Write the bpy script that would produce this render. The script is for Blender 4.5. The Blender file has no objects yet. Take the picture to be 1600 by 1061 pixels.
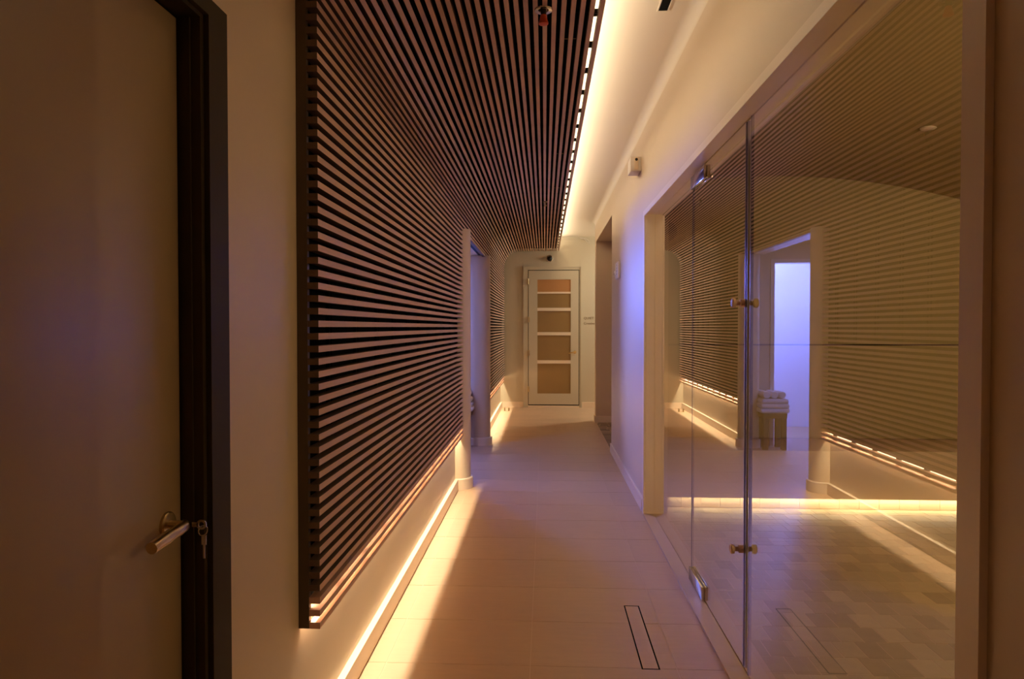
import bpy, bmesh, math, random
from mathutils import Vector, Matrix
random.seed(7)
PI = math.pi
S = bpy.context.scene
COL = S.collection

# ------------------------------------------------------------------ camera, world, lights, exposure
cam_d = bpy.data.cameras.new('camera'); cam = bpy.data.objects.new('camera', cam_d); COL.objects.link(cam)
cam_d.sensor_width = 36; cam_d.lens = 1067 / 1600 * 36; cam_d.clip_start = .02
cam.location = (0, 0, 1.4)
cam.rotation_euler = (PI/2 - math.atan(19.5/1068.2), 0, math.atan(51/1067))
S.camera = cam
w = bpy.data.worlds.new('world'); S.world = w; w.use_nodes = True
w.node_tree.nodes['Background'].inputs[0].default_value = (.30, .19, .12, 1)
w.node_tree.nodes['Background'].inputs[1].default_value = .05
S.view_settings.view_transform = 'Standard'; S.view_settings.look = 'None'
S.view_settings.gamma = 1; S.view_settings.exposure = .72
S.view_settings.use_curve_mapping = False
S.cycles.max_bounces = 10; S.cycles.diffuse_bounces = 6; S.cycles.glossy_bounces = 5
S.cycles.transparent_max_bounces = 12
S.cycles.sample_clamp_indirect = 6

WARM = (1.0, .83, .56)
COVE = (1.0, .82, .58)
BLUE = (.15, .23, 1.0)
def area(name, loc, sx, sy, power, color, rot=(0, 0, 0), spread=PI):
    l = bpy.data.lights.new(name, 'AREA'); l.shape = 'RECTANGLE'; l.size = sx; l.size_y = sy
    l.energy = power; l.color = color; l.spread = spread
    o = bpy.data.objects.new(name, l); COL.objects.link(o); o.location = loc; o.rotation_euler = rot
    return o
# LED lines tucked behind the bottom of the slats (two runs), shining down the wall
area('led_line_light', (-.762, 4.03, .5275), .007, 3.85, 15, WARM, (0, -.28, 0), 2.5)
area('led_line_light', (-.762, 10.05, .5275), .007, 3.45, 13, WARM, (0, -.28, 0), 2.5)
# LED cove above the edge of the slatted ceiling, shining up and across
area('cove_light', (.135, 6.9, 2.775), .02, 9.6, 44, COVE, (0, PI - .0, 0))
# LED line under the tiled bench of the glazed room
area('bench_led_light', (2.35, 5.305, .083), 2.75, .012, 3.2, (1.0, .84, .56), (0, 0, 0))
# blue colour-therapy lamp of the shower beyond the left opening
bl = area('blue_shower_light', (-2.12, 9.05, 2.10), .36, .36, 25, BLUE, (0, 0, 0), 1.1)
bl.rotation_euler = (Vector((.75, 5.0, 1.9)) - Vector((-2.12, 9.05, 2.10))).to_track_quat('-Z', 'Y').to_euler()
area('blue_room_fill', (-1.9, 6.7, 2.38), .5, .5, 17, (.20, .27, 1.0))  # blue fill added in the left room to tint floor and jambs, no fixture
area('blue_wall_washer', (-1.55, 9.1, 2.40), 1.1, .3, 58, (.17, .23, 1.0), (.35, 0, 0))
# plain white light from the passage that branches off at the far right
area('branch_light', (2.3, 11.35, 2.60), .5, .5, 22, (1.0, .98, .82), (0, .75, 0))
# warm fill added inside the glazed room, out of view and without a fixture
area('glazed_room_fill', (3.4, 1.3, 2.0), .35, .35, 27, (1.0, .74, .40), (PI/2, 0, .15))
area('lobby_light', (.1, -1.3, 2.85), .8, .8, 1.2, (1.0, .66, .34), (-.3, 0, 0))  # dim warm light from the part of the corridor behind the camera

# ------------------------------------------------------------------ materials
def mat(name, col, rough=.5, metal=0, noise=0, nscale=20, bump=0, bscale=60, rand=0, coat=0, spec=.5, stretch=(1, 1, 1), emit=None, estr=0):
    m = bpy.data.materials.new(name); m.use_nodes = True
    nt = m.node_tree; b = nt.nodes['Principled BSDF']
    b.inputs['Base Color'].default_value = (*col, 1); b.inputs['Roughness'].default_value = rough
    b.inputs['Metallic'].default_value = metal; b.inputs['Specular IOR Level'].default_value = spec
    b.inputs['Coat Weight'].default_value = coat; b.inputs['Coat Roughness'].default_value = .15
    if emit: b.inputs['Emission Color'].default_value = (*emit, 1); b.inputs['Emission Strength'].default_value = estr
    if noise or bump or rand:
        tc = nt.nodes.new('ShaderNodeTexCoord'); mp = nt.nodes.new('ShaderNodeMapping')
        mp.inputs['Scale'].default_value = stretch
        nt.links.new(tc.outputs['Object'], mp.inputs['Vector'])
        n = nt.nodes.new('ShaderNodeTexNoise'); n.inputs['Scale'].default_value = nscale; n.inputs['Detail'].default_value = 5
        nt.links.new(mp.outputs[0], n.inputs['Vector'])
        hsv = nt.nodes.new('ShaderNodeHueSaturation'); hsv.inputs['Color'].default_value = (*col, 1)
        mr = nt.nodes.new('ShaderNodeMapRange'); mr.inputs['To Min'].default_value = 1 - noise; mr.inputs['To Max'].default_value = 1 + noise
        nt.links.new(n.outputs['Fac'], mr.inputs['Value'])
        if rand:
            oi = nt.nodes.new('ShaderNodeObjectInfo'); r2 = nt.nodes.new('ShaderNodeMapRange')
            r2.inputs['To Min'].default_value = 1 - rand; r2.inputs['To Max'].default_value = 1 + rand
            nt.links.new(oi.outputs['Random'], r2.inputs['Value'])
            mu = nt.nodes.new('ShaderNodeMath'); mu.operation = 'MULTIPLY'
            nt.links.new(mr.outputs[0], mu.inputs[0]); nt.links.new(r2.outputs[0], mu.inputs[1])
            nt.links.new(mu.outputs[0], hsv.inputs['Value'])
        else: nt.links.new(mr.outputs[0], hsv.inputs['Value'])
        nt.links.new(hsv.outputs[0], b.inputs['Base Color'])
        if bump:
            n2 = nt.nodes.new('ShaderNodeTexNoise'); n2.inputs['Scale'].default_value = bscale; n2.inputs['Detail'].default_value = 3
            nt.links.new(mp.outputs[0], n2.inputs['Vector'])
            bp = nt.nodes.new('ShaderNodeBump'); bp.inputs['Strength'].default_value = bump; bp.inputs['Distance'].default_value = .002
            nt.links.new(n2.outputs['Fac'], bp.inputs['Height']); nt.links.new(bp.outputs[0], b.inputs['Normal'])
    return m
M = dict(
    wall=mat('painted_plaster', (.70, .56, .40), .42, noise=.03, nscale=2, bump=.05, bscale=90, spec=.35),
    ceil=mat('ceiling_paint', (.80, .70, .56), .7, noise=.02, nscale=3),
    endwall=mat('end_wall_paint', (.58, .51, .375), .5, noise=.03, nscale=3),
    trim=mat('trim_paint', (.82, .68, .52), .35, noise=.02, nscale=8),
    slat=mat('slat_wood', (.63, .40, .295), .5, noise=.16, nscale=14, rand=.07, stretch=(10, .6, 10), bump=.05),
    black=mat('black_felt', (.004, .0035, .003), .95, spec=.1),
    blackmet=mat('black_metal', (.006, .005, .005), .5),
    endboard=mat('dark_stained_wood', (.10, .064, .032), .5, noise=.15, nscale=12),
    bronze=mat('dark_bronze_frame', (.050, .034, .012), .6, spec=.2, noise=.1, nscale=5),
    door=mat('satin_door', (.45, .33, .20), .42, noise=.04, nscale=2, spec=.6, stretch=(4, 4, .3)),
    tile=mat('floor_tile', (.56, .38, .24), .42, noise=.07, nscale=7, rand=.03, stretch=(1, 5, 1), bump=.04, bscale=50, spec=.45),
    grout=mat('grout', (.66, .50, .35), .8),
    mosaic=mat('mosaic_stone', (.42, .35, .21), .45, noise=.12, nscale=18, rand=.25, bump=.06),
    stone=mat('rough_stone', (.30, .22, .14), .7, noise=.2, nscale=30, rand=.3, bump=.2),
    mgrout=mat('mosaic_grout', (.20, .15, .09), .8),
    steam=mat('glazed_room_plaster', (.42, .32, .14), .7, noise=.06, nscale=30, bump=.15, bscale=70),
    bench=mat('bench_stone', (.62, .46, .30), .5, noise=.04, nscale=5),
    kick=mat('kick_tile', (.62, .47, .30), .4, noise=.06, nscale=12, rand=.06),
    curb=mat('stone_threshold', (.58, .42, .29), .35, noise=.06, nscale=9),
    chrome=mat('chrome', (.62, .56, .48), .18, metal=1),
    nickel=mat('satin_nickel', (.62, .48, .28), .3, metal=1),
    brass=mat('brass', (.80, .58, .25), .25, metal=1),
    slatshade=mat('slat_wood_shaded', (.16, .10, .065), .6, noise=.16, nscale=14, stretch=(10, .6, 10), spec=.2),  # darker copy of the slat wood, shade of the gaps put into colour
    white=mat('white_plastic', (.78, .72, .66), .4),
    grey=mat('grey_plastic', (.30, .27, .24), .4),
    red=mat('red_cap', (.70, .10, .03), .45),
    wood=mat('pale_wood_knob', (.60, .38, .22), .4, noise=.1, nscale=40),
    stool=mat('stool_wood', (.20, .115, .05), .5, noise=.2, nscale=20, stretch=(6, 6, 1)),
    towel=mat('towel_cotton', (.80, .76, .74), .95, noise=.05, nscale=60, bump=.5, bscale=160),
    frost=mat('bronze_frosted_pane', (.31, .19, .07), .32, noise=.08, nscale=3, spec=.5),
    frost2=mat('amber_frosted_pane', (.50, .24, .09), .35, noise=.08, nscale=3, spec=.5),
    led=mat('led_diffuser', (.9, .8, .6), .5, emit=(1, .78, .48), estr=2.5),
    bled=mat('blue_led_diffuser', (.8, .8, 1), .5, emit=(.40, .60, 1), estr=3),
    ink=mat('sign_ink', (.20, .13, .07), .6),
    showerw=mat('shower_wall', (.85, .84, .86), .35, noise=.02, nscale=3),
    bpane=mat('backlit_shower_panel', (.8, .8, .85), .3, emit=(.36, .40, 1.0), estr=.0),
    seal=mat('dark_seal', (.01, .009, .014), .25),
    polished=mat('polished_edge', (.55, .55, .72), .12, metal=.9),
)
def glass_mat(name, k, tint=(.97, .97, .95)):
    m = bpy.data.materials.new(name); m.use_nodes = True; nt = m.node_tree; nt.nodes.clear()
    out = nt.nodes.new('ShaderNodeOutputMaterial'); mx = nt.nodes.new('ShaderNodeMixShader')
    tr = nt.nodes.new('ShaderNodeBsdfTransparent'); tr.inputs[0].default_value = (*tint, 1)
    gl = nt.nodes.new('ShaderNodeBsdfGlossy'); gl.inputs['Roughness'].default_value = 0.0; gl.inputs['Color'].default_value = (1, .98, .95, 1)
    fr = nt.nodes.new('ShaderNodeFresnel'); fr.inputs['IOR'].default_value = 1.52
    ge = nt.nodes.new('ShaderNodeNewGeometry')
    a = nt.nodes.new('ShaderNodeMath'); a.operation = 'MULTIPLY'; a.inputs[1].default_value = k; a.use_clamp = True
    inv = nt.nodes.new('ShaderNodeMath'); inv.operation = 'SUBTRACT'; inv.inputs[0].default_value = 1
    b = nt.nodes.new('ShaderNodeMath'); b.operation = 'MULTIPLY'
    nt.links.new(fr.outputs[0], a.inputs[0]); nt.links.new(ge.outputs['Backfacing'], inv.inputs[1])
    nt.links.new(a.outputs[0], b.inputs[0]); nt.links.new(inv.outputs[0], b.inputs[1])
    nt.links.new(b.outputs[0], mx.inputs[0]); nt.links.new(tr.outputs[0], mx.inputs[1]); nt.links.new(gl.outputs[0], mx.inputs[2])
    nt.links.new(mx.outputs[0], out.inputs[0])
    return m
M['glass'] = glass_mat('clear_glass', 2.15)

# ------------------------------------------------------------------ mesh helpers
class MB:
    def __init__(s): s.v = []; s.f = []; s.sm = []
    def add(s, vs, fs, smooth=False):
        n = len(s.v); s.v += [tuple(p) for p in vs]; s.f += [tuple(i + n for i in f) for f in fs]; s.sm += [smooth] * len(fs); return s
    def box(s, x0, x1, y0, y1, z0, z1, m=None):
        vs = [Vector(p) for p in ((x0,y0,z0),(x1,y0,z0),(x1,y1,z0),(x0,y1,z0),(x0,y0,z1),(x1,y0,z1),(x1,y1,z1),(x0,y1,z1))]
        if m: vs = [m @ p for p in vs]
        return s.add(vs, [(3,2,1,0),(4,5,6,7),(0,1,5,4),(1,2,6,5),(2,3,7,6),(3,0,4,7)])
    def bevbox(s, x0, x1, y0, y1, z0, z1, b, seg=2, m=None):
        bm = bmesh.new(); bmesh.ops.create_cube(bm, size=1)
        for v in bm.verts: v.co = Vector(((x0+x1)/2 + v.co.x*(x1-x0), (y0+y1)/2 + v.co.y*(y1-y0), (z0+z1)/2 + v.co.z*(z1-z0)))
        bmesh.ops.bevel(bm, geom=list(bm.edges), offset=b, segments=seg, affect='EDGES', profile=.5)
        if m: bmesh.ops.transform(bm, matrix=m, verts=bm.verts)
        bm.verts.index_update(); bm.normal_update()
        s.add([v.co.copy() for v in bm.verts], [[v.index for v in f.verts] for f in bm.faces], True); bm.free(); return s
    def lathe(s, prof, org, axis='z', n=24, a0=0, a1=2*PI):
        # prof: list of (r, t) along axis; closed rings
        vs = []; fs = []; full = abs(a1 - a0 - 2*PI) < 1e-6; k = n if full else n + 1
        for r, t in prof:
            for i in range(k):
                a = a0 + (a1 - a0) * i / n; c, d = r*math.cos(a), r*math.sin(a)
                p = {'z': (c, d, t), 'x': (t, c, d), 'y': (d, t, c)}[axis]
                vs.append((org[0]+p[0], org[1]+p[1], org[2]+p[2]))
        for j in range(len(prof) - 1):
            for i in range(n):
                i2 = (i + 1) % k
                fs.append((j*k+i, j*k+i2, (j+1)*k+i2, (j+1)*k+i))
        return s.add(vs, fs, True)
    def tube(s, pts, r, n=8, caps=True):
        pts = [Vector(p) for p in pts]; vs = []; fs = []
        rr = r if isinstance(r, (list, tuple)) else [r] * len(pts)
        up = Vector((0, 0, 1)); u = None
        for i, p in enumerate(pts):
            d = (pts[min(i+1, len(pts)-1)] - pts[max(i-1, 0)]).normalized()
            if u is None: u = d.cross(up if abs(d.z) < .9 else Vector((1, 0, 0))).normalized()
            else: u = (u - d * u.dot(d)).normalized()
            v = d.cross(u)
            for k in range(n):
                a = 2*PI*k/n; vs.append(p + (u*math.cos(a) + v*math.sin(a)) * rr[i])
        for i in range(len(pts)-1):
            for k in range(n): fs.append((i*n+k, i*n+(k+1)%n, (i+1)*n+(k+1)%n, (i+1)*n+k))
        if caps: fs.append(tuple(range(n))[::-1]); fs.append(tuple((len(pts)-1)*n+k for k in range(n)))
        return s.add(vs, fs, True)
    def mesh(s, name, m):
        me = bpy.data.meshes.new(name); me.from_pydata(s.v, [], s.f); me.materials.append(m)
        me.polygons.foreach_set('use_smooth', s.sm); me.update()
        if any(s.sm):
            bm = bmesh.new(); bm.from_mesh(me)
            bmesh.ops.recalc_face_normals(bm, faces=bm.faces)
            for e in bm.edges:
                if len(e.link_faces) == 2 and e.calc_face_angle(0) > .7: e.smooth = False
            bm.to_mesh(me); bm.free()
        return me
    def build(s, name, m, parent=None, **kw):
        me = s.mesh(name, M[m] if isinstance(m, str) else m)
        o = bpy.data.objects.new(name, me); COL.objects.link(o)
        if parent:
            o.parent = parent; o.matrix_parent_inverse = parent.matrix_basis.inverted()
        for k, v in kw.items(): o[k] = v
        return o
def empty(name, loc, **kw):
    o = bpy.data.objects.new(name, None); COL.objects.link(o); o.location = loc; o.empty_display_size = .05
    for k, v in kw.items(): o[k] = v
    return o
def box(name, m, parent, *b, **kw): return MB().box(*b).build(name, m, parent, **kw)

# ------------------------------------------------------------------ key dimensions (metres)
WL, WR = -.768, .75          # corridor wall faces
YE = 11.9                    # end wall
ZC = 2.96                    # ceiling
CY1, CY2, CR, CX = 5.94, 8.12, .12, -.766    # the two round jamb columns
HZ = 2.245                   # soffit of the left opening
T = dict(kind='structure')

# ------------------------------------------------------------------ shell
mb = MB()
mb.box(WL-.16, WL, -2.4, .50, 0, ZC); mb.box(WL-.16, WL, 1.53, CY1, 0, ZC)
mb.box(WL-.16, WL, .50, 1.53, 2.12, ZC); mb.box(WL-.16, WL, CY1, CY2, HZ, ZC)
mb.build('wall_left', 'wall', label='warm beige plaster wall beside the brown door and behind the near slats', category='wall', **T)
box('wall_left_far', 'wall', None, WL-.16, WL, CY2, YE, 0, ZC, label='plaster wall behind the far run of slats', category='wall', **T)
mb = MB()
mb.box(WR, WR+.16, -2.4, 1.22, 0, ZC); mb.box(WR, WR+.16, 1.22, 5.13, 2.255, ZC)
mb.box(WR, WR+.16, 5.13, 7.70, 0, ZC); mb.box(WR, WR+.16, 7.70, 10.05, 2.65, ZC)
mb.box(WR, 2.2, 10.05, 10.25, 0, ZC)
mb.build('wall_right', 'wall', label='beige plaster wall holding the glass screen, tinted by blue light', category='wall', **T)
box('wall_end', 'endwall', None, WL-.16, 3.1, YE, YE+.15, 0, ZC, label='cream end wall around the white glazed door', category='wall', **T)
mb = MB(); mb.box(2.9, 3.05, 10.25, YE, 0, ZC)
mb.build('wall_branch', 'wall', label='side wall of the passage branching off at the far end', category='wall', **T)
box('wall_rear', 'wall', None, WL-.16, WR+.16, -2.55, -2.4, 0, ZC, label='plain wall behind the viewer', category='wall', **T)
mb = MB()
n = 10                                   # ceiling with a small coved corner along the right wall
vs = []; fs = []; RC = .06
for i in range(13):
    a = PI/2*i/12
    for yy in (-2.4, YE): vs.append((WR - RC + RC*math.cos(a), yy, ZC - RC + RC*math.sin(a)))
for yy in (-2.4, YE): vs.append((WR + .001, yy, ZC + .001))
fs = [(2*i, 2*i+1, 2*i+3, 2*i+2) for i in range(12)] + [tuple([26] + [2*i for i in range(13)]), tuple([27] + [2*i+1 for i in range(12, -1, -1)])]
cut10 = [(v[0], min(v[1], 10.25), v[2]) for v in vs]
mb.add(cut10, fs, True)
mb.box(WL-.16, 3.1, -2.55, YE+.15, ZC, ZC+.08)
mb.build('ceiling', 'ceil', label='smooth pale ceiling glowing from the hidden cove light', category='ceiling', **T)
# alcove behind the right wall opening
mb = MB(); mb.box(2.05, 2.2, 7.5, 10.05, 0, 2.8); mb.box(WR+.16, 2.2, 7.5, 7.62, 0, 2.8); mb.box(WR+.16, 2.05, 7.62, 10.05, 2.65, 2.8)
mb.build('wall_alcove', 'wall', label='beige walls inside the recess on the right', category='wall', **T)

# left room and its shower beyond the opening
XL = -3.0
mb = MB()
mb.box(XL-.1, XL, 4.4, 8.3, 0, 2.55); mb.box(XL, WL-.16, 4.4, 4.5, 0, 2.55)
mb.build('wall_left_room', 'wall', label='side walls of the room beyond the left opening', category='wall', **T)
mb = MB()
mb.box(-1.05, WL-.16, 8.20, 8.32, 0, 2.55); mb.box(-2.0, -1.05, 8.20, 8.32, 2.18, 2.55); mb.box(XL, -2.0, 8.20, 8.32, 0, 2.55)
mb.build('wall_shower_front', 'wall', label='cross wall around the blue lit shower doorway', category='wall', **T)
mb = MB(); mb.box(-1.085, -1.04, 8.185, 8.335, 0, 2.2); mb.box(-2.02, -1.97, 8.185, 8.335, 0, 2.2); mb.box(-1.97, -1.085, 8.185, 8.335, 2.155, 2.2)
mb.build('trim_shower_doorway', 'trim', label='pale frame lining the shower doorway', category='trim', **T)
mb = MB()
mb.box(-2.3, WL-.16, 9.75, 9.85, 0, 2.55); mb.box(-2.4, -2.3, 8.32, 9.85, 0, 2.55); mb.box(-.97, WL-.16, 8.32, 9.75, 0, 2.55)
mb.build('wall_shower', 'showerw', label='white shower walls washed with blue light', category='wall', **T)
mb = MB(); mb.box(XL-.1, WL-.16, 4.4, 9.85, 2.42, 2.55)
mb.build('ceiling_left_room', 'ceil', label='low ceiling of the room beyond the left opening', category='ceiling', **T)
# black sliding door slot in the soffit of the left opening
box('door_track_slot', 'black', None, -.778, -.746, CY1+.12, CY2-.12, HZ-.004, HZ+.002,
    label='black sliding door slot in the soffit of the left opening', category='track')

# round-nosed jambs
for i, (cy, lab) in enumerate(((CY1, 'round nosed jamb at the near side of the left opening'), (CY2, 'round purple lit jamb at the far side of the left opening'))):
    t = empty('column', (CX, cy, 0), label=lab, category='column', kind='structure')
    top = HZ + .0 if i == 0 else HZ
    MB().lathe([(0, 0), (CR, 0), (CR, top), (0, top)], (CX, cy, 0), n=48).build('shaft', 'wall', t)
    MB().lathe([(CR+.002, 0), (CR+.020, 0), (CR+.020, .088), (CR+.014, .095), (CR+.002, .095)], (CX, cy, 0), n=48).build('base_ring', 'trim', t)

# baseboards
def base(name, lab, x0, x1, y0, y1, lip):
    mb = MB(); mb.box(x0, x1, y0, y1, 0, .095)
    mb.build(name, 'trim', label=lab, category='baseboard', **T)
mb = MB(); mb.box(WL, -.740, 1.63, CY1-.11, 0, .093); mb.box(WL, -.740, CY2+.11, YE, 0, .093)
mb.build('baseboard_left', 'trim', label='pale baseboard under the slatted cladding, lit from above', category='baseboard', **T)
mb = MB(); mb.box(WR-.015, WR, 5.20, 7.70, 0, .095); mb.box(WR-.015, WR+.0, 10.035, 10.25, 0, .095); mb.box(WR-.015, WR, -2.4, 1.18, 0, .095)
mb.box(WR, 2.05, 10.035, 10.05, 0, .095)
mb.build('baseboard_right', 'trim', label='pale baseboard along the right wall', category='baseboard', **T)
mb = MB(); mb.box(-.74, -.36, YE-.014, YE, 0, .095); mb.box(.64, 2.9, YE-.014, YE, 0, .095)
mb.build('baseboard_end', 'trim', label='low pale baseboard on the end wall', category='baseboard', **T)

# ------------------------------------------------------------------ floor: every tile its own slab
floor = box('floor', 'grout', None, -3.1, 3.1, -2.55, 12.05, -.12, -.0012, label='warm beige stone tile floor of the corridor', category='floor', **T)
DR = (.398, .474, 2.79, 3.43)
def cut(r, d):
    x0, x1, y0, y1 = r; a, b, c, e = d
    if a >= x1 or b <= x0 or c >= y1 or e <= y0: return [r]
    out = []
    if x0 < a: out.append((x0, a, y0, y1))
    if b < x1: out.append((b, x1, y0, y1))
    xa, xb = max(x0, a), min(x1, b)
    if y0 < c: out.append((xa, xb, y0, c))
    if e < y1: out.append((xa, xb, e, y1))
    return out
def cell(x0, x1, y0, y1):
    g = .0016
    rs = cut((x0+g, x1-g, y0+g, y1-g), DR)
    if rs:
        mb = MB()
        for r in rs: mb.box(r[0], r[1], r[2], r[3], -.012, 0)
        mb.build('tile', 'tile', floor)
xs = [-.658 + .6*k for k in range(-4, 7)]
PY = .4275
for j in range(0, 27):
    y0 = .66 + PY*j; y1 = min(y0 + PY, YE)
    if y0 >= YE - .02: break
    for k in range(len(xs)-1):
        x0, x1 = xs[k], xs[k+1]
        if x0 > .7 and y1 < 10.25: continue
        if x1 < -.7 and (y1 < 5.6 or y0 > 9.7): continue
        if y1 < 5.9 or y0 > 9.7: x0 = max(x0, WL)
        if y0 < 10.25: x1 = min(x1, .733 if not 7.7 < y0 < 10 else .75)
        if x0 >= x1 - .01: continue
        x1 = min(x1, 2.9)
        cell(x0, x1, y0, y1)
mb = MB(); mb.box(WL, .733, -2.4, .66, -.012, 0)
mb.build('slab_strip', 'tile', floor)

# linear drain
dr = empty('linear_drain', (.436, 3.11, 0), label='long narrow tile-filled floor drain with a thin black slot outline', category='drain')
x0, x1, y0, y1 = DR
mb = MB(); mb.box(x0, x1, y0, y1, -.0010, -.0004); mb.build('channel', 'black', dr)
mb = MB()
for b in ((x0, x0+.0015, y0, y1), (x1-.0015, x1, y0, y1), (x0+.0015, x1-.0015, y0, y0+.0015), (x0+.0015, x1-.0015, y1-.0015, y1)): mb.box(*b, -.0004, .0008)
mb.build('rim', 'blackmet', dr)
box('cover_plate', 'tile', dr, x0+.0065, x1-.0065, y0+.008, y1-.008, -.0004, .0006)

# ------------------------------------------------------------------ slatted cladding
cl = empty('slatted_cladding', (-.70, 2.085, .457), label='long brown slatted timber cladding curving from left wall up over ceiling', category='cladding')
RO = .28; ZS = 2.717; XF = -.70; XR = .262; PITCH = .0393; Z0 = .457
L1 = ZS - RO - Z0; L2 = PI/2*RO
def path(s, off=0.0):
    """front face curve of the cladding; off = distance behind the face. returns x, z, tangent angle"""
    if s < L1: return XF - off, Z0 + s, PI/2
    if s < L1 + L2:
        a = (s - L1) / RO
        cx, cz = XF + RO, ZS - RO
        return cx - (RO + off)*math.cos(a), cz + (RO + off)*math.sin(a), PI/2 - a
    return XF + RO + (s - L1 - L2), ZS + off, 0.0
def slat(s0, y0, y1):
    vs = []
    for s, off in ((s0, 0), (s0+.0198, 0), (s0+.0198, .034), (s0, .034)):
        sm = s0 + .0099
        x, z, a = path(sm, 0); t = Vector((math.cos(a), math.sin(a))); nrm = Vector((-math.sin(a), math.cos(a)))
        p = Vector((x, z)) + t*(s - sm) + nrm*off
        vs.append(p)
    pts = [(p.x, y0, p.y) for p in vs] + [(p.x, y1, p.y) for p in vs]
    return MB().add(pts, [(0,1,5,4),(1,2,6,5),(2,3,7,6),(3,0,4,7),(3,2,1,0),(4,5,6,7)])
NS = 79; YN, YF = 2.085, 11.88
def slat_obj(s0, y0, y1):
    o = slat(s0, y0, y1).build('slat', 'slat', cl); o.data.materials.append(M['slatshade'])
    if s0 > .1:  # lowest slats keep the plain wood; the others get painted-in gap shade
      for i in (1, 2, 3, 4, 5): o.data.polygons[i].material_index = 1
def ribbon(s0, s1, o0, o1, y0, y1, step=.03):
    n = max(2, int((s1 - s0)/step)); vs = []; fs = []
    for i in range(n+1):
        s = s0 + (s1 - s0)*i/n
        for o, y in ((o0, y0), (o0, y1), (o1, y1), (o1, y0)):
            x, z, a = path(s, o) if s >= 0 else (XF - o, Z0 + s, PI/2)
            vs.append((x, y, z))
    for i in range(n):
        for k in range(4): fs.append((i*4+k, i*4+(k+1)%4, i*4+4+(k+1)%4, i*4+4+k))
    fs += [(0, 1, 2, 3), (n*4+3, n*4+2, n*4+1, n*4)]
    return MB().add(vs, fs)
for k in range(NS):
    s0 = k * PITCH; z = Z0 + s0
    if z + .02 < HZ and s0 < L1:
        slat_obj(s0, YN, CY1-.099); slat_obj(s0, CY2+.099, YF)
    else: slat_obj(s0, YN, YF)
SEND = (NS-1)*PITCH + .0198
SH = HZ - Z0 + .01
y = 2.32 - .335*0
y = 2.32
while y < YF - .05:
    full = not (CY1 - .02 < y < CY2 + .02)
    mb = MB()
    for dy in (-.026, .008):
        r = ribbon(-.014 if full else SH, SEND - .002, .0345, .0455, y+dy, y+dy+.018); mb.add(r.v, r.f)
    mb.build('rib', 'black', cl, label='pair of black ribs carrying the slats')
    y += .3335
SB = PITCH*2 - .004
mb = MB()
r = ribbon(SB, SH, .0460, .0485, YN+.004, CY1-.02); mb.add(r.v, r.f)
r = ribbon(SB, SH, .0460, .0485, CY2+.02, YF); mb.add(r.v, r.f)
r = ribbon(SH, SEND - PITCH - .004, .0460, .0485, YN+.004, YF); mb.add(r.v, r.f)
mb.build('backing_felt', 'black', cl, label='black felt backing behind the slats')
ribbon(0, L1+L2+.5, .0345, .0675, YN, YN+.018).build('end_board', 'endboard', cl, label='dark end board closing the cladding')
for ya, yb in ((2.11, CY1-.05), (CY2+.13, YF-.02)):
    mb = MB(); mb.add([(x, y, z) for y in (ya, yb) for x, z in ((-.7678, .4990), (-.7660, .4990), (-.7660, .5290), (-.7520, .5290), (-.7520, .5312), (-.7678, .5312))],
        [(0,1,7,6),(1,2,8,7),(2,3,9,8),(3,4,10,9),(4,5,11,10),(5,0,6,11),(5,4,3,2,1,0),(6,7,8,9,10,11)])
    mb.build('led_strip', 'led', cl, label='glowing warm strip light')
# thin trim closing the cladding over the left opening
mb = MB(); mb.box(-.768, -.702, CY1+.05, CY2-.05, HZ-.0, HZ+.012)
mb.build('head_trim', 'wall', cl)

# ------------------------------------------------------------------ door_1: left foreground door
d1 = empty('door_1', (-.82, 1.0, 0), label='smooth satin brown door in a dark bronze frame, left foreground', category='door', **T)
mb = MB(); mb.bevbox(-.864, -.82, .56, 1.497, .008, 2.088, .002); mb.build('leaf', 'door', d1)
mb = MB()
mb.box(-.90, -.768, 1.500, 1.53, 0, 2.12); mb.box(-.90, -.768, .50, .555, 0, 2.12); mb.box(-.90, -.768, .555, 1.500, 2.092, 2.12)
mb.box(-.768, -.755, 1.514, 1.603, 0, 2.142); mb.box(-.768, -.755, .43, .541, 0, 2.142); mb.box(-.768, -.755, .541, 1.514, 2.102, 2.142)
mb.box(-.806, -.79, 1.494, 1.5, 0, 2.09)
mb.build('frame', 'bronze', d1)
hy, hz = 1.437, .972
h = MB().lathe([(0, 0), (.027, 0), (.027, .006), (.024, .009), (.0, .009)], (-.82, hy, hz), 'x', 28)
h.lathe([(.0085, .005), (.0085, .036), (0, .036)], (-.82, hy, hz), 'x', 16)
h.tube([(-.784, hy+.008, hz-.001), (-.777, hy-.006, hz-.002), (-.775, hy-.03, hz-.003), (-.776, hy-.08, hz-.006), (-.778, hy-.127, hz-.011)], [.010, .0120, .0125, .0135, .0125], 14)
hd = h.build('lever_handle', 'nickel', d1, label='satin nickel lever handle')
k = MB().box(-.765, -.752, hy+.004, hy+.006, hz-.006, hz+.004)
k.lathe([(.011, -.001), (.011, .001), (.006, .001), (.006, -.001), (.011, -.001)], (-.744, hy+.005, hz-.001), 'y', 16)
ring = [(-.741 + .010*math.cos(2*PI*q/12), hy+.005+.004*math.sin(2*PI*q/12), hz-.014+.010*math.sin(2*PI*q/12)) for q in range(13)]
k.tube(ring, .0012, 5, False)
k.box(-.744, -.734, hy+.004, hy+.006, hz-.045, hz-.024); k.box(-.741, -.737, hy+.004, hy+.006, hz-.075, hz-.045)
k.build('key', 'chrome', hd, label='small key hanging in the lock')

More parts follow.
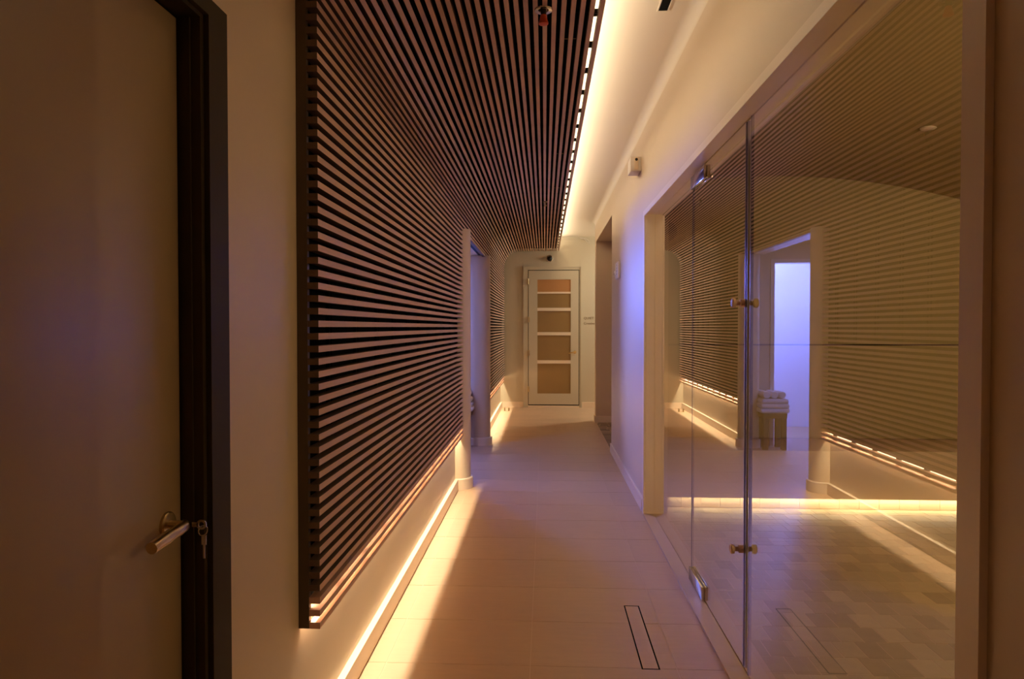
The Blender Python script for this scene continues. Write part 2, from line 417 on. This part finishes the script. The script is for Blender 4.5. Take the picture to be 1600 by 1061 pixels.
# ------------------------------------------------------------------ window_1: glazed screen of the right wall (fixed panes) and door_2 hinged glass door
GX = .815
w1 = empty('window_1', (GX, 3.2, 0), label='clear fixed glass panes in the beige framed opening on the right', category='window', **T)
mb = MB()
mb.box(.735, .7495, 5.10, 5.165, 0, 2.262); mb.box(.735, .7495, 1.185, 5.10, 2.222, 2.262); mb.box(.735, .7495, 1.185, 1.25, 0, 2.222)
mb.box(.7505, .812, 5.10, 5.13, .012, 2.23); mb.box(.819, .912, 5.10, 5.13, .012, 2.23)
mb.box(.7505, .812, 1.22, 5.13, 2.23, 2.254); mb.box(.819, .912, 1.22, 5.13, 2.23, 2.254)
mb.box(.7505, .812, 1.22, 1.25, .012, 2.23); mb.box(.819, .912, 1.22, 1.25, .012, 2.23)
mb.build('frame', 'trim', w1)
mb = MB(); mb.box(.8125, .8185, 1.25, 5.12, 2.246, 2.253); mb.box(.8125, .8185, 5.12, 5.128, .013, 2.24); mb.build('channel', 'seal', w1)
box('pane', 'glass', w1, GX-.005, GX+.005, 3.792, 5.118, .012, 2.245)
box('pane', 'glass', w1, GX-.005, GX+.005, 1.26, 2.735, .012, 2.245)
mb = MB(); mb.box(GX-.006, GX+.006, 2.735, 2.742, .012, 2.236); mb.build('pane_edge', 'polished', w1)
mb = MB(); mb.box(GX-.0055, GX+.0055, 3.7915, 3.7935, .012, 2.236); mb.build('pane_edge', 'polished', w1)
d2 = empty('door_2', (GX, 3.7, 0), label='frameless clear glass door with chrome patch hinges and two small knobs', category='door', **T)
box('pane', 'glass', d2, GX-.005, GX+.005, 2.80, 3.783, .022, 2.225)
mb = MB(); mb.box(GX-.006, GX+.004, 2.786, 2.800, .022, 2.222); mb.build('edge_seal', 'seal', d2)
mb = MB(); mb.box(GX-.0085, GX-.0061, 2.792, 2.803, .022, 2.222); mb.box(GX-.006, GX+.004, 2.778, 2.786, .022, 2.222); mb.box(GX-.0055, GX+.0055, 3.783, 3.785, .03, 2.22); mb.build('bright_edge', 'polished', d2)
for z0, z1 in ((2.145, 2.213), (.016, .085)):
    mb = MB(); mb.bevbox(GX-.022, GX-.006, 3.47, 3.775, z0, z1, .002); mb.bevbox(GX+.006, GX+.022, 3.47, 3.775, z0, z1, .002)
    mb.box(GX-.006, GX+.006, 3.46, 3.50, z0+.004, z1-.004)
    hh = mb.build('hinge', 'chrome', d2)
for z in (1.497, .495):
    mb = MB()
    mb.lathe([(0, 0), (.018, 0), (.021, -.008), (.021, -.018), (.011, -.022), (.010, -.045), (.014, -.052), (.0, -.053)], (GX-.058, 2.80, z), 'x', 20)
    mb2 = MB(); mb2.lathe([(0, .053), (.0165, .053), (.0165, .035), (.010, .033), (.010, .018), (.019, .015), (.020, .004), (.016, 0), (0, 0)], (GX-.058, 2.812, z), 'x', 24)
    mb2.build('knob', 'wood', d2, label='small round knob')
# stone threshold
mb = MB(); mb.box(.733, .809, 1.25, 5.10, -.01, .012); mb.box(.815, .912, 1.25, 5.10, -.01, .012); mb.box(.809, .815, 1.25, 5.10, -.01, .003)
mb.build('trim_threshold', 'curb', label='pale stone threshold under the glass screen', category='threshold', **T)

# ------------------------------------------------------------------ glazed room
XR0, XR1, YB, YW = .91, 4.0, 5.33, 5.90
f2 = box('floor_glazed_room', 'mgrout', None, .82, XR1, .6, 6.1, -.12, -.002, label='small mixed beige stone mosaic floor behind the glass', category='floor', **T)
rows = []
TX, TY = .102, .150
cells = []
j = 0; y = YB
while y > .7:
    off = (j % 2) * TX * .5
    x = .912 + .0 - off
    while x < XR1:
        xa, xb = max(x, .912), min(x + TX, XR1)
        if xb - xa > .02: cells.append((xa, xb, y - TY, y))
        x += TX
    y -= TY; j += 1
def score(c):
    X, Y = (c[0]+c[1])/2, (c[2]+c[3])/2
    vis = .17 < X/max(Y, .1) < .63 and Y > 2.0
    return (0 if vis else 1, X*X + Y*Y)
cells.sort(key=score)
g = .0022; cache = {}
for i, c in enumerate(cells[:300]):
    wx, wy = round(c[1]-c[0]-2*g, 4), round(c[3]-c[2]-2*g, 4)
    if (wx, wy) not in cache: cache[(wx, wy)] = MB().box(0, wx, 0, wy, -.008, 0).mesh('mosaic_tile', M['mosaic'])
    o = bpy.data.objects.new('mosaic_tile', cache[(wx, wy)]); COL.objects.link(o); o.parent = f2
    o.location = (c[0]+g, c[2]+g, random.uniform(-.0004, .0006))
mb = MB()
for c in cells[300:]: mb.box(c[0]+g, c[1]-g, c[2]+g, c[3]-g, -.008, random.uniform(-.0004, .0006))
mb.build('mosaic_field', 'mosaic', f2, kind='stuff')
mb = MB()
mb.box(XR0, XR1, YW, YW+.15, 0, 3.0); mb.box(XR0, XR1, YW-.020, YW, .46, 1.243)
mb.build('wall_glazed_room', 'steam', label='ochre end wall of the glazed room with a horizontal ledge line', category='wall', **T)
box('wall_glazed_room_side', 'steam', None, XR1, XR1+.15, .45, YW+.15, 0, 3.0, label='ochre side wall of the glazed room', category='wall', **T)
box('wall_glazed_room_near', 'steam', None, XR0, XR1, .45, .6, 0, 3.0, label='ochre near wall of the glazed room', category='wall', **T)
n = 40; RV = 5.95; ZV = 2.675; XV = 1.90; vs = []; fs = []
for i in range(n+1):
    x = XR0 + (XR1 - XR0)*i/n; z = ZV - (RV - math.sqrt(RV*RV - (x-XV)**2)) * 1.0
    for yy, dz in ((.45, 0), (YW, 0), (YW, .1), (.45, .1)): vs.append((x, yy, z + dz))
for i in range(n):
    for k2 in range(4): fs.append((i*4+k2, i*4+(k2+1) % 4, i*4+4+(k2+1) % 4, i*4+4+k2))
MB().add(vs, fs, False).build('ceiling_vault', 'steam', label='shallow vaulted ochre ceiling inside the glazed room', category='ceiling', **T)
box('wall_shadow_line', 'bronze', None, XR0, XR1, YW-.004, YW-.0005, 1.2435, 1.256, label='dark strip painting the shadow line across the end wall of the glazed room', category='trim', **T)  # shade above the ledge put in as a thin dark strip
bn = empty('tiled_bench', (2.4, YB+.3, 0), label='built-in stone bench with glowing strip light under its lip', category='bench')
mb = MB(); mb.bevbox(XR0+.001, XR1-.001, YB-.045, YW-.021, .089, .458, .006); mb.build('seat_block', 'bench', bn)
box('plinth', 'mgrout', bn, XR0, XR1, YB+.012, YW-.02, 0, .089)
x = XR0
while x < XR1 - .02:
    box('kick_tile', 'kick', bn, x+.0015, min(x+.149, XR1), YB+.002, YB+.012, .002, .087); x += .15
box('led_strip', 'led', bn, XR0+.01, XR1-.01, YB-.02, YB-.008, .0845, .0888, label='glowing warm strip light')
# black round speaker and ceiling light
sp = empty('wall_speaker', (1.04, YW, 2.214), label='round black speaker on end wall inside the glazed room', category='speaker')
MB().lathe([(0, 0), (.085, 0), (.085, -.012), (.078, -.018), (.074, -.012), (0, -.010)], (1.04, YW, 2.214), 'y', 36).build('grille', 'blackmet', sp)
zz = ZV - (RV - math.sqrt(RV*RV - (2.41-XV)**2))
cd = empty('ceiling_disc', (2.41, 4.44, zz), label='small pale round disc in the vaulted ceiling of the glazed room', category='ceiling fitting')
MB().lathe([(0, -.010), (.038, -.010), (.046, -.004), (.046, .01)], (2.41, 4.44, zz), 'z', 32).build('cover', 'trim', cd)

# ------------------------------------------------------------------ alcove stone floor
f3 = box('floor_recess', 'mgrout', None, .752, 2.2, 7.62, 10.05, -.12, -.002, label='rough brown split-stone floor in the right recess', category='floor', **T)
y = 7.66; j = 0
while y < 10.0:
    x = .755 - random.uniform(0, .1)
    while x < 1.9:
        ww = random.uniform(.11, .22); a, b = max(x, .755), min(x+ww, 2.0)
        if b - a > .03: MB().box(a+.003, b-.003, y+.003, y+.117, -.01, random.uniform(-.001, .004)).build('stone', 'stone', f3)
        x += ww
    y += .12; j += 1

# ------------------------------------------------------------------ door_3: glazed end door
d3 = empty('door_3', (.155, YE, 0), label='tall white door with five bronze glass panes in end wall', category='door', **T)
XA, XB = -.279, .590; PX0, PX1 = -.126, .452
panes = [(2.011, 2.224), (1.734, 1.979), (1.311, 1.679), (.822, 1.255), (.242, .765)]
yf = YE - .022
mb = MB()
mb.box(XA, PX0, yf, YE-.002, .052, 2.38); mb.box(PX1, XB, yf, YE-.002, .052, 2.38)
mb.box(PX0, PX1, yf, YE-.002, 2.224, 2.38); mb.box(PX0, PX1, yf, YE-.002, .052, .242)
mb.build('leaf', 'endwall', d3)
for (a, b), (c, e) in zip(panes[:-1], panes[1:]): box('glazing_bar', 'trim', d3, PX0, PX1, yf-.002, YE-.004, e, a)
for i, (a, b) in enumerate(panes):
    if i == 0: box('pane', 'frost2', d3, PX0, PX1, YE-.012, YE-.005, a, b, label='amber tinted top pane')
    else: box('pane', 'frost', d3, PX0, PX1, YE-.012, YE-.005, a, b)
mb = MB()
mb.box(-.372, XA-.008, YE-.018, YE, 0, 2.46); mb.box(XB+.010, .646, YE-.018, YE, 0, 2.46); mb.box(XA-.008, XB+.010, YE-.018, YE, 2.392, 2.46)
mb.box(-.372, -.345, YE-.026, YE-.018, 0, 2.46); mb.box(.62, .646, YE-.026, YE-.018, 0, 2.46); mb.box(-.345, .62, YE-.026, YE-.018, 2.435, 2.46)
mb.build('frame', 'endwall', d3)
mb = MB(); mb.box(XA-.008, XB+.010, YE-.004, YE-.001, .0, 2.392); mb.build('shadow_gap', 'black', d3)
box('sill', 'trim', d3, XA-.008, XB+.010, YE-.020, YE, 0, .034)
for z in (2.19, 1.53, .95, .32):
    mb = MB(); mb.lathe([(0, -.05), (.010, -.05), (.010, .05), (0, .05)], (XA-.006, yf-.008, z), 'z', 12); mb.box(XA-.006, XA+.02, yf-.006, yf+.004, z-.045, z+.045)
    mb.build('hinge', 'nickel', d3)
mb = MB().lathe([(0, 0), (.026, 0), (.026, -.008), (0, -.009)], (.525, yf, .965), 'y', 24)
mb.tube([(.525, yf, .965), (.525, yf-.05, .965), (.50, yf-.055, .965), (.46, yf-.055, .957), (.415, yf-.055, .945)], [.009, .010, .010, .009, .008], 10)
mb.build('lever_handle', 'brass', d3, label='brass lever handle')
box('strike_plate', 'blackmet', d3, XB+.001, XB+.010, yf-.001, yf+.010, .92, 1.0)

# lettering on end wall
def text(body, x, z, size):
    cu = bpy.data.curves.new('t', 'FONT'); cu.body = body; cu.size = size; cu.extrude = .001; cu.resolution_u = 3
    o = bpy.data.objects.new('t', cu); COL.objects.link(o)
    o.rotation_euler = (PI/2, 0, 0); o.location = (x, YE-.0015, z); bpy.context.view_layer.update()
    me = bpy.data.meshes.new_from_object(o.evaluated_get(bpy.context.evaluated_depsgraph_get())); me.transform(o.matrix_world)
    bpy.data.objects.remove(o); me.materials.clear(); me.materials.append(M['ink']); return me
sg = empty('wall_lettering', (.75, YE, 1.5), label='two lines of small dark lettering on the end wall beside the white door', category='sign')
for body, x, z, s in (('QUIET', .676, 1.533, .060), ('Creative', .676, 1.445, .056)):
    o = bpy.data.objects.new('lettering', text(body, x, z, s)); COL.objects.link(o); o.parent = sg; o.matrix_parent_inverse = sg.matrix_basis.inverted()

# dome camera above the door
dc = empty('dome_camera', (.088, YE, 2.589), label='small dark round camera on the end wall above the white door', category='camera')
MB().lathe([(0, 0), (.058, 0), (.058, -.008), (.046, -.014), (0, -.014)], (.088, YE, 2.589), 'y', 28).build('housing_ring', 'chrome', dc)
MB().lathe([(.046, -.010), (.045, -.026), (.034, -.042), (.016, -.050), (0, -.052)], (.088, YE, 2.589), 'y', 28).build('dome', 'blackmet', dc)
# cable loop
cb = MB(); pts = [(.60, YE-.01, 2.945), (.68, YE-.02, 2.93), (.73, YE-.03, 2.87), (.78, YE-.03, 2.845), (.755, YE-.03, 2.90), (.70, YE-.02, 2.935), (.62, YE-.012, 2.93)]
cb.tube(pts, .004, 6).build('loose_cable', 'white', label='thin pale cable looping down at ceiling above the end door', category='cable')
box('trim_end_ceiling', 'endwall', None, .30, .88, YE-.008, YE, 2.905, 2.915, label='thin line where end wall meets ceiling', category='trim', **T)

# door stop
ds = empty('door_stop', (-.63, 11.36, 0), label='small twin-post door stop on the floor near end wall', category='door stop')
for dx in (-.035, .035): MB().lathe([(0, 0), (.012, 0), (.012, .05), (.009, .055), (0, .055)], (-.63+dx, 11.36, 0), 'z', 14).build('post', 'nickel', ds)
MB().box(-.68, -.58, 11.345, 11.375, 0, .004).build('plate', 'nickel', ds)

# sensor box high on right wall
sb = empty('wall_sensor', (.71, 5.47, 2.67), label='pale boxy sensor high on right wall beside the glass screen', category='sensor')
mb = MB(); mb.bevbox(.668, .75, 5.381, 5.56, 2.615, 2.728, .004); mb.build('housing', 'white', sb)
mb = MB(); mb.bevbox(.695, .728, 5.374, 5.382, 2.625, 2.72, .004); mb.build('front_plate', 'trim', sb)
MB().lathe([(0, -.006), (.010, -.006), (.012, 0)], (.712, 5.376, 2.704), 'y', 18).build('lens', 'blackmet', sb)
MB().lathe([(0, -.002), (.003, -.002), (.003, 0)], (.70, 5.42, 2.615), 'z', 10).build('indicator', 'white', sb)

# thermostat / intercom
th = empty('wall_intercom', (.74, 7.0, 1.97), label='small white intercom on right wall near the recess', category='intercom')
mb = MB(); mb.bevbox(.722, .75, 6.83, 7.06, 1.885, 2.055, .010, 3); mb.build('housing', 'white', th)
for i in range(4): MB().lathe([(0, -.003), (.005, -.003), (.005, 0)], (.722, 6.90, 2.02-.03*i), 'x', 10).build('button', 'grey', th)
mb = MB().lathe([(0, -.024), (.026, -.024), (.032, -.014), (.032, 0)], (.75, 7.20, 1.955), 'x', 22); mb.build('dial', 'white', th)
MB().lathe([(0, -.027), (.012, -.027), (.012, -.02)], (.75, 7.20, 1.955), 'x', 16).build('dial_centre', 'grey', th)

# linear slot diffuser in ceiling
sd = empty('slot_diffuser', (.577, 2.9, ZC), label='black linear air slot in the ceiling above the glass screen', category='air vent')
box('slot', 'black', sd, .557, .601, 2.5, 3.42, ZC-.004, ZC-.001)
mb = MB(); mb.box(.551, .557, 2.5, 3.426, ZC-.006, ZC); mb.box(.601, .607, 2.5, 3.426, ZC-.006, ZC); mb.box(.557, .601, 3.42, 3.426, ZC-.006, ZC); mb.build('rim', 'ceil', sd)

# sprinklers
def sprinkler(x, y, z, lab, cap):
    t = empty('sprinkler', (x, y, z), label=lab, category='sprinkler')
    s = 1.0 if cap else .6
    MB().lathe([(.018*s, .012), (.022*s, -.004), (.036*s, -.006), (.038*s, -.001), (.034*s, .001)], (x, y, z), 'z', 30).build('escutcheon', 'chrome', t)
    mb = MB().lathe([(0, .01), (.011*s, .01), (.012*s, -.02), (.006*s, -.03), (0, -.03)], (x, y, z), 'z', 16)
    if not cap: mb.lathe([(0, -.045), (.016, -.045), (.016, -.047), (0, -.047)], (x, y, z), 'z', 16); mb.tube([(x-.009, y, z-.02), (x-.010, y, z-.036), (x, y, z-.045)], .002, 6); mb.tube([(x+.009, y, z-.02), (x+.010, y, z-.036), (x, y, z-.045)], .002, 6)
    mb.build('head', 'blackmet' if cap else 'chrome', t)
    if cap: MB().lathe([(0, -.022), (.012, -.024), (.017, -.046), (.020, -.052), (.020, -.060), (.016, -.062), (0, -.062)], (x, y, z), 'z', 24).build('cap', 'red', t, label='red protective cap')
sprinkler(-.006, 2.86, ZS, 'sprinkler head with red cap hanging from the slatted ceiling', True)
sprinkler(.006, 7.2, ZS, 'small bare chrome sprinkler further down the slatted ceiling', False)
for (x, y) in ((.115, 3.20), (.135, 5.3), (.14, 6.6)):
    MB().tube([(x-.05, y, ZS+.020), (x+.03, y, ZS+.020)], .0022, 6).build('rod', 'chrome', cl, label='thin metal rod across the slats')

# ------------------------------------------------------------------ stool with towels beyond the opening
st = empty('wooden_stool', (-.985, 7.99, 0), label='dark wooden stool beside the blue shower doorway', category='stool')
mb = MB(); mb.bevbox(-1.13, -.86, 7.86, 8.14, .36, .42, .008); mb.build('seat', 'stool', st)
for dx in (-1.125, -.92):
    for dy in (7.865, 8.075):
        mb = MB(); mb.bevbox(dx, dx+.055, dy, dy+.055, 0, .36, .004); mb.build('leg', 'stool', st)
for lev, hw, z0, in (('bottom', .165, .4205), ('middle', .160, .4755), ('top', .150, .5305)):
    mb = MB(); mb.bevbox(-.995-hw, -.995+hw, 7.99-.14, 7.99+.14, z0, z0+.053, .022, 4)
    mb.build('folded_towel', 'towel', label=f'white folded towel on the dark stool, {lev} of the folded pile', category='towel', group='towels piled on the stool')
for lab, dx in (('farthest from the corridor', -1.078), ('middle of the row', -.990), ('nearest the corridor', -.902)):
    mb = MB().lathe([(0, -.12), (.035, -.12), (.042, -.11), (.042, .11), (.035, .12), (0, .12)], (dx, 7.99, .6265), 'y', 20)
    mb.build('rolled_towel', 'towel', label=f'rolled white towel on top of the folded pile, {lab}', category='towel', group='towels piled on the stool')
# shower LED line and faucet lever
box('trim_shower_led', 'bled', None, -2.0, -1.1, 9.70, 9.73, 2.36, 2.385, label='blue strip light at the top of the shower', category='strip light', kind='thing')
